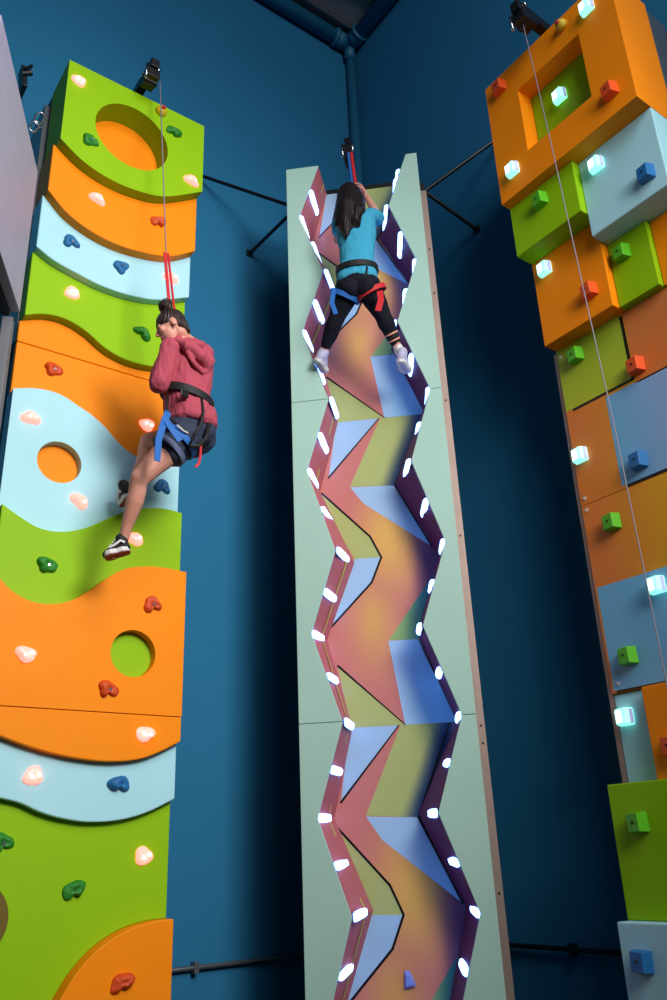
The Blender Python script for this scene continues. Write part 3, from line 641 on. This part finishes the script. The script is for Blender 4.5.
def shoe(parent, heel, toe, up, m_up, m_sole, width=.042, stripe=None, kind='shoe'):
    heel, toe = Vector(heel), Vector(toe); d = (toe-heel); L = d.length; d.normalize(); up = Vector(up); up = (up-d*up.dot(d)).normalized(); s = d.cross(up); A = (s, d, up)
    P = [('e', heel+d*L*.16+up*.045, (width*.75, L*.2, .045), A), ('c', [heel+d*L*.15+up*.03, heel+d*L*.5+up*.03, heel+d*L*.83+up*.022], [width*.72, width*.8, width*.62]),
         ('c', [heel+d*L*.2+up*.06, heel+d*L*.2+up*.085], [width*.78, width*.80]), ('c', [heel+d*L*.25+up*.065, heel+d*L*.6+up*.03], [width*.65, width*.7])]
    o = fig(kind, P, m_up, parent, .006, 3)
    outl = [(-.0, .04), (.55, .10), (.78, .30), (.72, .55), (.98, .75), (.85, .92), (.4, 1.01), (-.4, 1.01), (-.85, .92), (-1, .75), (-.75, .5), (-.8, .3), (-.55, .1)]
    so = prism([[(a*width, (b-.0)*L) for a, b in outl]], lambda u, v: heel+s*u+d*(v-.01)+up*.002, lambda u, v: heel+s*u*1.02+d*(v-.01)+up*.030)
    so_ = obj('sole', so, m_sole, o, bevel=.006)
    so_.parent = o; so_.matrix_parent_inverse = Matrix.Identity(4)
    def sub(nm, bm, mm, **k):
        x = obj(nm, bm, mm, None, **k); x.parent = o; x.matrix_parent_inverse = (Matrix.Translation(-parent.location)).inverted() if False else Matrix.Identity(4); return x
    lb = bmesh.new()
    for k in range(4):
        p = heel+d*L*(.42+.1*k)+up*(.082-.011*k); ribbon([p-s*.022, p+up*.004, p+s*.022], .008, .005, d, lb)
    sub('laces', lb, 'shoew')
    if stripe:
        for sg in (-1, 1):
            pts = [heel+d*L*t+s*sg*(width*q)+up*h for t, q, h in ((.08, .86, .045), (.22, .93, .060), (.36, .97, .050), (.5, .98, .042), (.66, .92, .04))]
            sub('side_stripe', ribbon(pts, .012, .006, up), 'shoew', smooth=False)
    bt = prism([[(a*width*.9, b*L) for a, b in outl]], lambda u, v: heel+s*u+d*(v-.01)-up*.002, lambda u, v: heel+s*u+d*(v-.01)+up*.004)
    sub('outsole', bt, 'sole' if stripe else m_sole)
    return o
def fixchild(o): pass

# ---- girl in the pink hoodie
g = lambda x, y, Y: onY(x, y, Y)
PG = thing('person', 'person with hair in a bun, pink hoodie and denim shorts, hanging on a rope', 'person', g(190, 445, 3.82))
hc = g(171, 327, 3.75); hup = Vector((-.42, .2, .85)); hfr = Vector((-.72, .40, -.52)); bun = (g(165.5, 306.5, 3.735)-hc); bl = bun.length; bun.normalize()
HP, (hs, hf, hu, hk) = head_prims(hc, hup, hfr, .090)
Zu = Vector((0, 0, 1)); AX = (Vector((.97, .22, 0)).normalized(), Vector((-.22, .97, 0)).normalized(), Zu)
nb = g(184, 340, 3.76); shL, shR = g(171, 349, 3.73), g(204, 354, 3.83); hipL, hipR = g(183, 437, 3.76), g(197, 437, 3.86)
elL, elR = g(160, 384, 3.76), g(202, 386, 3.98); wrL, wrR = g(168, 366, 3.95), g(186, 362, 4.03)
kL, aL = g(140, 478, 3.84), g(124, 537, 3.99); kR, aR = g(149, 441, 4.12), g(132, 490, 4.27)
B = list(HP)
B += [('c', [hc-hu*.05-hf*.03, nb], [.045, .048]), ('e', g(188, 362, 3.78), (.13, .085, .16), AX), ('e', g(188, 392, 3.79), (.105, .08, .12), AX), ('e', g(190, 427, 3.80), (.115, .095, .10), AX),
      ('c', [shL, V3(shL, elL, .5), elL], [.042, .038, .032]), ('c', [elL, V3(elL, wrL, .4), wrL], [.032, .031, .022]), ('c', [shR, V3(shR, elR, .5), elR], [.042, .038, .032]), ('c', [elR, V3(elR, wrR, .4), wrR], [.032, .031, .022]),
      ('c', [shL, nb, shR], [.045, .05, .045]),
      ('c', [hipL, V3(hipL, kL, .3), V3(hipL, kL, .7), kL], [.088, .082, .062, .050]), ('c', [kL, V3(kL, aL, .12), V3(kL, aL, .25)+Vector((.004, -.006, 0)), V3(kL, aL, .4)+Vector((.004, -.008, 0)), V3(kL, aL, .6)+Vector((.002, -.004, 0)), V3(kL, aL, .8), aL], [.051, .047, .047, .047, .040, .032, .029]),
      ('c', [hipR, V3(hipR, kR, .3), V3(hipR, kR, .7), kR], [.088, .082, .062, .052]), ('c', [kR, V3(kR, aR, .15), V3(kR, aR, .38)+Vector((.014, -.012, 0)), V3(kR, aR, .75), aR], [.050, .047, .052, .033, .029]),
      ('c', [aL, g(113, 554, 4.02)], [.03, .028]), ('c', [aR, g(128.5, 499, 4.33)], [.03, .026])]
hand(B, wrL, (.35, .35, .85), (.5, .4, -.2), (-1, 0, 0), 1.0); hand(B, wrR, (-.1, .1, 1), (-.5, -.1, 0), (0, -1, 0), 1.0)
fig('body', B, 'skin', PG, .0055, 4)
fig('hair', [('e', hc+hu*.030-hf*.014, (.072, .087, .076), (hs, hf, hu)), ('e', hc-hf*.050-hu*.01, (.060, .046, .062), (hs, hf, hu)), ('c', [hc+bun*.05, hc+bun*bl*.8], [.045, .022]), ('e', hc+bun*bl, (.040, .040, .036)),
      ('e', hc-hf*.07-hu*.055, (.035, .02, .03), (hs, hf, hu))], 'hair', PG, .006, 2)
bm = bmesh.new()
for k in range(70):
    a = random.uniform(0, 6.28); rr = .082; p0 = hc+hu*.028-hf*.012+(hs*math.cos(a)*.069+hf*math.sin(a)*.080); 
    p1 = hc+bun*.075+(hs*math.cos(a)*.045+hf*math.sin(a)*.045); p2 = hc+bun*.11+(hs*math.cos(a)*.02+hf*math.sin(a)*.02)
    tube([p0, p1, p2], [.0016, .0022, .0018], bm, n=5)
for k in range(26):
    a = random.uniform(0, 6.28); c0 = hc+bun*(bl-.015+random.uniform(0, .03)); P = [c0+(hs*math.cos(a+t)*.040+hf*math.sin(a+t)*.040)+bun*.012*math.sin(t*2) for t in (0, .5, 1, 1.5, 2.)]
    tube(P, .0022, bm, n=5)
obj('hair_strands', bm, 'hair', PG, smooth=True)
bm = bmesh.new()
for s in (-1, 1): ball(hc+hs*s*.034*hk+hf*.082*hk-hu*.004*hk, (.013, .006, .006), bm, axes=(hs, hf, hu), u=10)
obj('eyes', bm, 'eyem', PG, smooth=True)
bm = bmesh.new()
for s in (-1, 1): tube([hc+hs*s*.016+hf*.080+hu*.018, hc+hs*s*.034+hf*.077+hu*.022, hc+hs*s*.050+hf*.062+hu*.016], [.0025, .0035, .002], bm, n=6)
obj('eyebrows', bm, 'brow', PG, smooth=True)
obj('lips', ball(hc-hu*.052*hk+hf*.090*hk, (.019, .006, .007), axes=(hs, hf, hu), u=10), 'lip', PG, smooth=True)
obj('earring', ball(hc-hs*0+hu*-.04-hf*.012+hs*(.074 if (hs.y < 0) else -.074), .006), 'chrome', PG, smooth=True)
# hoodie
H = [('l', [(g(186, 341, 3.77), .06, .05), (g(188, 346, 3.78), .125, .075), (g(187.5, 354, 3.785), .148, .10), (g(187.5, 368, 3.79), .142, .112), (g(188, 384, 3.79), .132, .112), (g(187, 396, 3.79), .124, .112), (g(188.5, 404, 3.79), .132, .124), (g(190, 415, 3.79), .142, .134), (g(191, 425, 3.79), .142, .134), (g(191, 428, 3.79), .125, .12)], AX),
     ('c', [shL, V3(shL, elL, .5), elL], [.058, .056, .052]), ('c', [elL, V3(elL, wrL, .5), V3(elL, wrL, .85)], [.050, .043, .034]), ('c', [shR, V3(shR, elR, .5), elR], [.058, .056, .048]), ('c', [elR, V3(elR, wrR, .5), V3(elR, wrR, .85)], [.046, .043, .034]),
     ('c', [shL, nb-Zu*.03, shR], [.05, .06, .052])]
hd = fig('hoodie', H, 'hood', PG, .007, 4)
def wrinkle(o, amp, fr, st, seed=0):
    me = o.data; ns = [Vector(v.normal) for v in me.vertices]
    for v, n in zip(me.vertices, ns):
        c = v.co; q = Vector((c.x*fr*st[0]+seed, c.y*fr*st[1], c.z*fr*st[2])); w = noise.noise(q); w2 = 1-abs(noise.noise(q*1.9+Vector((3, 1, 7))))*2
        v.co = c+n*(w*amp+w2*amp*.5)
wrinkle(hd, .010, 6, (1.5, 1.5, .8), 3); wrinkle(hd, .007, 14, (1.6, 1.6, .45), 8)
hood = fig('hood', [('c', [g(176, 341, 3.70), g(185, 346, 3.64), g(197, 345, 3.68), g(203, 345, 3.78)], [.020, .028, .03, .022]), ('c', [g(190, 347, 3.65), g(200, 356, 3.65), g(207, 365, 3.68)], [.03, .04, .03]), ('c', [g(203, 349, 3.72), g(209, 362, 3.70), g(205, 372, 3.69)], [.026, .034, .018]), ('c', [g(186, 350, 3.655), g(193, 362, 3.65), g(202, 372, 3.665)], [.014, .018, .016])], 'hood', PG, .006, 3)
wrinkle(hood, .006, 10, (1.2, 1, 1), 7)
# shorts
SH = [('e', g(190, 429, 3.80), (.142, .122, .100), AX), ('c', [hipL, V3(hipL, kL, .28)], [.106, .098]), ('c', [hipR, V3(hipR, kR, .30)], [.108, .100]), ('e', g(201, 431, 3.77), (.078, .085, .085), AX), ('e', g(186, 433, 3.74), (.078, .078, .08), AX)]
sh = fig('shorts', SH, 'denim', PG, .007, 3); wrinkle(sh, .005, 14, (1, 1, 1), 5)
dL = (kL-hipL).normalized(); a1, b1, _ = frame_of(dL)
obj('shorts_hem', ribbon(ringpts(V3(hipL, kL, .33), (a1, b1, dL), .100, .100), .03, .012, dL, closed=True), 'denimhem', PG, smooth=False)
# harness
wb = g(187, 399, 3.79); rb = ringpts(wb, AX, .147, .143, tilt=-.024, tilt2=.036)
HN = obj('waist_belt', ribbon(rb, .046, .014, Zu, closed=True), 'blackw', PG, bevel=.003)
bm = bmesh.new(); quadbox(bm, g(180, 396, 3.645), Vector((.05, .01, 0)), Vector((0, -.014, 0)), Vector((0, 0, .04))); b_o = obj('buckle', bm, 'black', PG, bevel=.004)
c1 = V3(hipL, kL, .12)
obj('leg_loop', ribbon(ringpts(c1+Vector((0, 0, -.0)), (a1, b1, dL), .115, .113), .036, .010, dL, closed=True), 'bluew', PG, bevel=.002)
dR = (kR-hipR).normalized(); a2, b2, _ = frame_of(dR)
obj('leg_loop', ribbon(ringpts(V3(hipR, kR, .10), (a2, b2, dR), .113, .113), .036, .010, dR, closed=True), 'red', PG, bevel=.002)
obj('blue_strap', ribbon([g(168, 412, 3.66), g(163, 425, 3.63), g(158.5, 440, 3.625), g(157, 461, 3.63)], .036, .006, Vector((1, .1, 0))), 'bluew', PG)
obj('blue_strap', ribbon([g(164, 417, 3.64), g(171, 428, 3.615), g(180, 441, 3.605)], .034, .006, Vector((.6, 0, .7))), 'bluew', PG)
obj('red_strap', ribbon([g(201, 444, 3.66), g(200, 458, 3.68), g(198.5, 464, 3.68), g(195, 467, 3.68)], .013, .006, Vector((1, 0, .2))), 'red', PG)
obj('black_strap', tube([g(201, 396, 3.655), g(203.5, 412, 3.635), g(201, 424, 3.635), g(196, 432, 3.645), g(189, 446, 3.66)], .008, n=8), 'blackw', PG, smooth=True)
obj('black_strap', tube([g(168, 396, 3.70), g(167, 408, 3.68), g(170, 418, 3.655), g(176, 424, 3.65)], .007, n=8), 'blackw', PG, smooth=True)
obj('black_strap', tube([g(209, 424, 3.68), g(206, 438, 3.66), g(198, 446, 3.66), g(190, 446, 3.655)], .012, n=8), 'blackw', PG, smooth=True)
obj('stitching', ribbon([g(177, 425, 3.652), g(184, 431, 3.640), g(188, 433, 3.64)], .008, .004, Zu), 'stitch', PG)
shoe(PG, g(130, 552, 3.96), g(103.5, 559.5, 4.03), (.15, 0, 1), 'shoeb', 'shoew', stripe=True)
shoe(PG, g(130, 496, 4.24), g(124, 507, 4.42), (-.3, .5, .9), 'shoeb', 'shoew', stripe=True)

# ---- long-haired climber on the corner wall
w_ = lambda x, y, d: onD(x, y, d)
PW = thing('person', 'person in a turquoise t-shirt and black leggings climbing the corner wall', 'person', w_(357, 285, 4.72))
AW = (cc, nn, Zu)
hc = w_(349.5, 200, 4.83); HP, (hs, hf, hu, hk) = head_prims(hc, (.0, 0, 1), nn+Zu*.35, .098)
nb = w_(351, 215, 4.80); shL, shR = w_(340, 218, 4.80), w_(371, 216, 4.80); hipL, hipR = w_(348.5, 288, 4.70), w_(367.5, 286, 4.70)
elR, wrR = w_(379.5, 219, 4.93), w_(366, 196, 5.03); elL, wrL = w_(337.5, 240, 4.93), w_(352, 214, 5.03)
kL, aL = w_(337, 316, 4.78), w_(325, 349, 4.90); kR, aR = w_(382, 314, 4.78), w_(396.5, 345, 4.90)
B = list(HP)+[('c', [hc-hu*.05, nb], [.045, .048]), ('e', w_(356, 232, 4.77), (.125, .085, .15), AW), ('e', w_(357, 256, 4.74), (.10, .08, .12), AW), ('e', w_(358, 280, 4.71), (.125, .105, .10), AW),
      ('c', [shL, nb, shR], [.045, .05, .045]),
      ('c', [shL, V3(shL, elL, .5), elL], [.042, .038, .032]), ('c', [elL, V3(elL, wrL, .35), wrL], [.031, .031, .022]), ('c', [shR, V3(shR, elR, .5), elR], [.042, .038, .032]), ('c', [elR, V3(elR, wrR, .35), wrR], [.031, .031, .022]),
      ('c', [hipL, V3(hipL, kL, .5), kL], [.08, .068, .05]), ('c', [kL, V3(kL, aL, .35), aL], [.048, .048, .028]), ('c', [hipR, V3(hipR, kR, .5), kR], [.08, .068, .05]), ('c', [kR, V3(kR, aR, .35), aR], [.048, .048, .028]),
      ('c', [aL, w_(322, 354, 4.93)], [.029, .026]), ('c', [aR, w_(400, 352, 4.93)], [.029, .026])]
hand(B, wrR, Vector((0, 0, 1))-cc*.35, -cc, nn*-1, .7); hand(B, wrL, Vector((0, 0, 1))+cc*.1, cc, nn*-1, .9)
fig('body', B, 'skin', PW, .0055, 4)
HH = [('e', hc+hu*.02-hf*.015, (.088, .102, .094), (hs, hf, hu)), ('c', [w_(350, 196, 4.80), w_(347, 210, 4.73), w_(345.5, 224, 4.69), w_(347, 236, 4.675)], [.085, .085, .060, .020]), ('c', [w_(356, 200, 4.79), w_(357, 214, 4.72), w_(352, 228, 4.69)], [.065, .06, .03]), ('c', [w_(343, 202, 4.79), w_(340.5, 216, 4.73), w_(342, 230, 4.70)], [.05, .05, .022])]
hr = fig('hair', HH, 'dhair', PW, .006, 3); wrinkle(hr, .005, 30, (1, 1, .1), 2)
bm = bmesh.new()
for k in range(150):
    u = random.uniform(-1, 1); e = random.uniform(0, 1); x0 = 350+u*11
    y1 = 240-abs(u+.1)*20+random.uniform(-8, 4)
    P = [w_(x0*.3+350*.7, 188, 4.76), w_(x0, 199, 4.735-.02*(1-abs(u))), w_(349+u*13, 214, 4.68-.02*(1-abs(u))), w_(347.5+u*(11+2*e), 226, 4.655), w_(346+u*(9*e+2), y1, 4.655)]
    tube(P, [.002, .003, .003, .0025, .001], bm, n=4)
obj('hair_strands', bm, 'dhair', PW, smooth=True)
bm = bmesh.new()
for s in (-1, 1): ball(hc+hs*s*.034+hf*.082, (.013, .006, .006), bm, axes=(hs, hf, hu), u=10)
obj('eyes', bm, 'eyem', PW, smooth=True); obj('lips', ball(hc-hu*.052+hf*.088, (.019, .006, .007), axes=(hs, hf, hu), u=10), 'lip', PW, smooth=True)
T = [('l', [(w_(355, 212, 4.79), .05, .045), (w_(356, 217, 4.785), .11, .065), (w_(356, 224, 4.78), .140, .088), (w_(356.5, 236, 4.765), .135, .095), (w_(357, 250, 4.745), .120, .095), (w_(357, 263, 4.73), .116, .098), (w_(357, 272, 4.72), .130, .108), (w_(357.5, 282, 4.71), .142, .122), (w_(357.5, 285, 4.71), .13, .11)], AW), ('c', [shL, V3(shL, elL, .30), V3(shL, elL, .55)], [.054, .054, .050]), ('c', [shR, V3(shR, elR, .4), V3(shR, elR, .75)], [.054, .056, .054]), ('c', [shL, nb-Zu*.03, shR], [.05, .054, .05])]
te = fig('t_shirt', T, 'tee', PW, .007, 4); wrinkle(te, .006, 6, (1.2, 1.2, 1.0), 9); wrinkle(te, .004, 15, (1.2, 1.2, .8), 4)
LG = [('e', w_(358, 285, 4.705), (.138, .112, .085), AW), ('e', w_(350, 288, 4.66), (.078, .072, .075), AW), ('e', w_(367, 287, 4.66), (.078, .072, .075), AW),
      ('c', [hipL, V3(hipL, kL, .5), kL], [.090, .078, .058]), ('c', [kL, V3(kL, aL, .35), V3(kL, aL, .88)], [.056, .056, .036]), ('c', [hipR, V3(hipR, kR, .5), kR], [.090, .078, .058]), ('c', [kR, V3(kR, aR, .35), V3(kR, aR, .88)], [.056, .056, .036])]
lg = fig('leggings', LG, 'legg', PW, .007, 3); wrinkle(lg, .004, 16, (1, 1, 1), 1)
obj('waist_belt', ribbon(ringpts(w_(357, 271, 4.72), AW, .142, .130, tilt2=.030), .045, .014, Zu, closed=True), 'blackw', PW, bevel=.003)
obj('gear_loop', tube([w_(367, 267, 4.61), w_(366.5, 273, 4.595), w_(363, 280, 4.59)], .008, n=8), 'blackw', PW, smooth=True)
dl = (kL-hipL).normalized(); a1, b1, _ = frame_of(dl); dr = (kR-hipR).normalized(); a2, b2, _ = frame_of(dr)
obj('leg_loop', ribbon(ringpts(V3(hipL, kL, .30), (a1, b1, dl), .104, .104), .034, .010, dl, closed=True), 'bluew', PW, bevel=.002)
obj('leg_loop', ribbon(ringpts(V3(hipR, kR, .26), (a2, b2, dr), .106, .106), .034, .010, dr, closed=True), 'red', PW, bevel=.002)
obj('red_strap', ribbon([w_(380, 291, 4.60), w_(381, 300, 4.59), w_(378, 311, 4.59)], .04, .006, cc+Zu*.25), 'red', PW)
obj('blue_strap', ribbon([w_(334, 289, 4.62), w_(332, 303, 4.61), w_(336, 314, 4.61)], .03, .006, cc+Zu*.2), 'bluew', PW)
for p_ in ((.62, .05), (.72, .05), (.82, .05)):
    q = V3(kR, aR, p_[0]+.02); dd = (aR-kR).normalized(); a3, b3, _ = frame_of(dd)
    obj('legging_cutout', ribbon(ringpts(q, (a3, b3, dd), .047-.03*(p_[0]-.6), .047-.03*(p_[0]-.6)), .012, .004, dd, closed=True), 'skin' if p_[0] != .72 else 'blackw', PW)
shoe(PW, w_(316.5, 360, 4.88), w_(323.5, 374, 5.07), cc*.45+Zu*.75-nn*.1, 'trainer', 'shoew', width=.046)
shoe(PW, w_(399.5, 361, 4.88), w_(407, 374, 5.07), cc*.15+Zu*.9-nn*.1, 'trainer', 'shoew', width=.046)
for a_, p_ in ((aL, (322, 354)), (aR, (400, 352))): obj('sock', tube([V3(a_, w_(*p_, 4.93), .35), w_(*p_, 4.93)], [.033, .036], n=16, round_cap=True), 'shoew', PW, smooth=True)

# sub-parts of the shoes keep their world place
bpy.context.view_layer.update()
for o in list(C.objects):
    if o.parent and o.parent.parent and o.type == 'MESH':
        o.parent = o.parent; o.matrix_parent_inverse = (Matrix.Translation(o.parent.parent.location) @ Matrix.Translation(-o.parent.parent.location))

# ------------------------------------------------------------------ light
def area(name, loc, target, size, power, col, sy=None):
    L = bpy.data.lights.new(name, 'AREA'); L.energy = power; L.size = size; L.color = col
    if sy: L.shape = 'RECTANGLE'; L.size_y = sy
    o = bpy.data.objects.new(name, L); C.objects.link(o); o.location = loc; o.rotation_euler = (Vector(target)-Vector(loc)).to_track_quat('-Z', 'Y').to_euler(); return o
L = bpy.data.lights.new('key_lamp', 'SPOT'); L.energy = 1950; L.color = (1, .97, .93); L.spot_size = math.radians(80); L.spot_blend = 1; L.shadow_soft_size = 1.1
o = bpy.data.objects.new('key_lamp', L); C.objects.link(o); o.location = (1.8, -2.6, 5.2); o.rotation_euler = (Vector((1.1, 4.6, 3.5))-o.location).to_track_quat('-Z', 'Y').to_euler()
area('fill_lamp', (1.2, -2.5, 8.2), (2.6, 4.6, 4.2), 3.0, 215, (.95, .97, 1))
W = bpy.data.worlds.new('World'); bpy.context.scene.world = W; W.use_nodes = True
W.node_tree.nodes['Background'].inputs[0].default_value = (.8, .9, 1, 1); W.node_tree.nodes['Background'].inputs[1].default_value = .09

# ------------------------------------------------------------------ camera
cam = bpy.data.cameras.new('Camera'); co = bpy.data.objects.new('Camera', cam); C.objects.link(co)
cam.sensor_fit = 'VERTICAL'; cam.sensor_height = 36; cam.lens = 36*FPX/1000; cam.clip_start = .05
mw = Matrix(((Rv[0], Uv[0], -Fv[0], 0), (Rv[1], Uv[1], -Fv[1], 0), (Rv[2], Uv[2], -Fv[2], CZ), (0, 0, 0, 1)))
co.matrix_world = mw
sc = bpy.context.scene; sc.camera = co
vs = sc.view_settings; vs.view_transform = 'Standard'; vs.look = 'None'; vs.gamma = 1; vs.use_curve_mapping = False; vs.exposure = 0
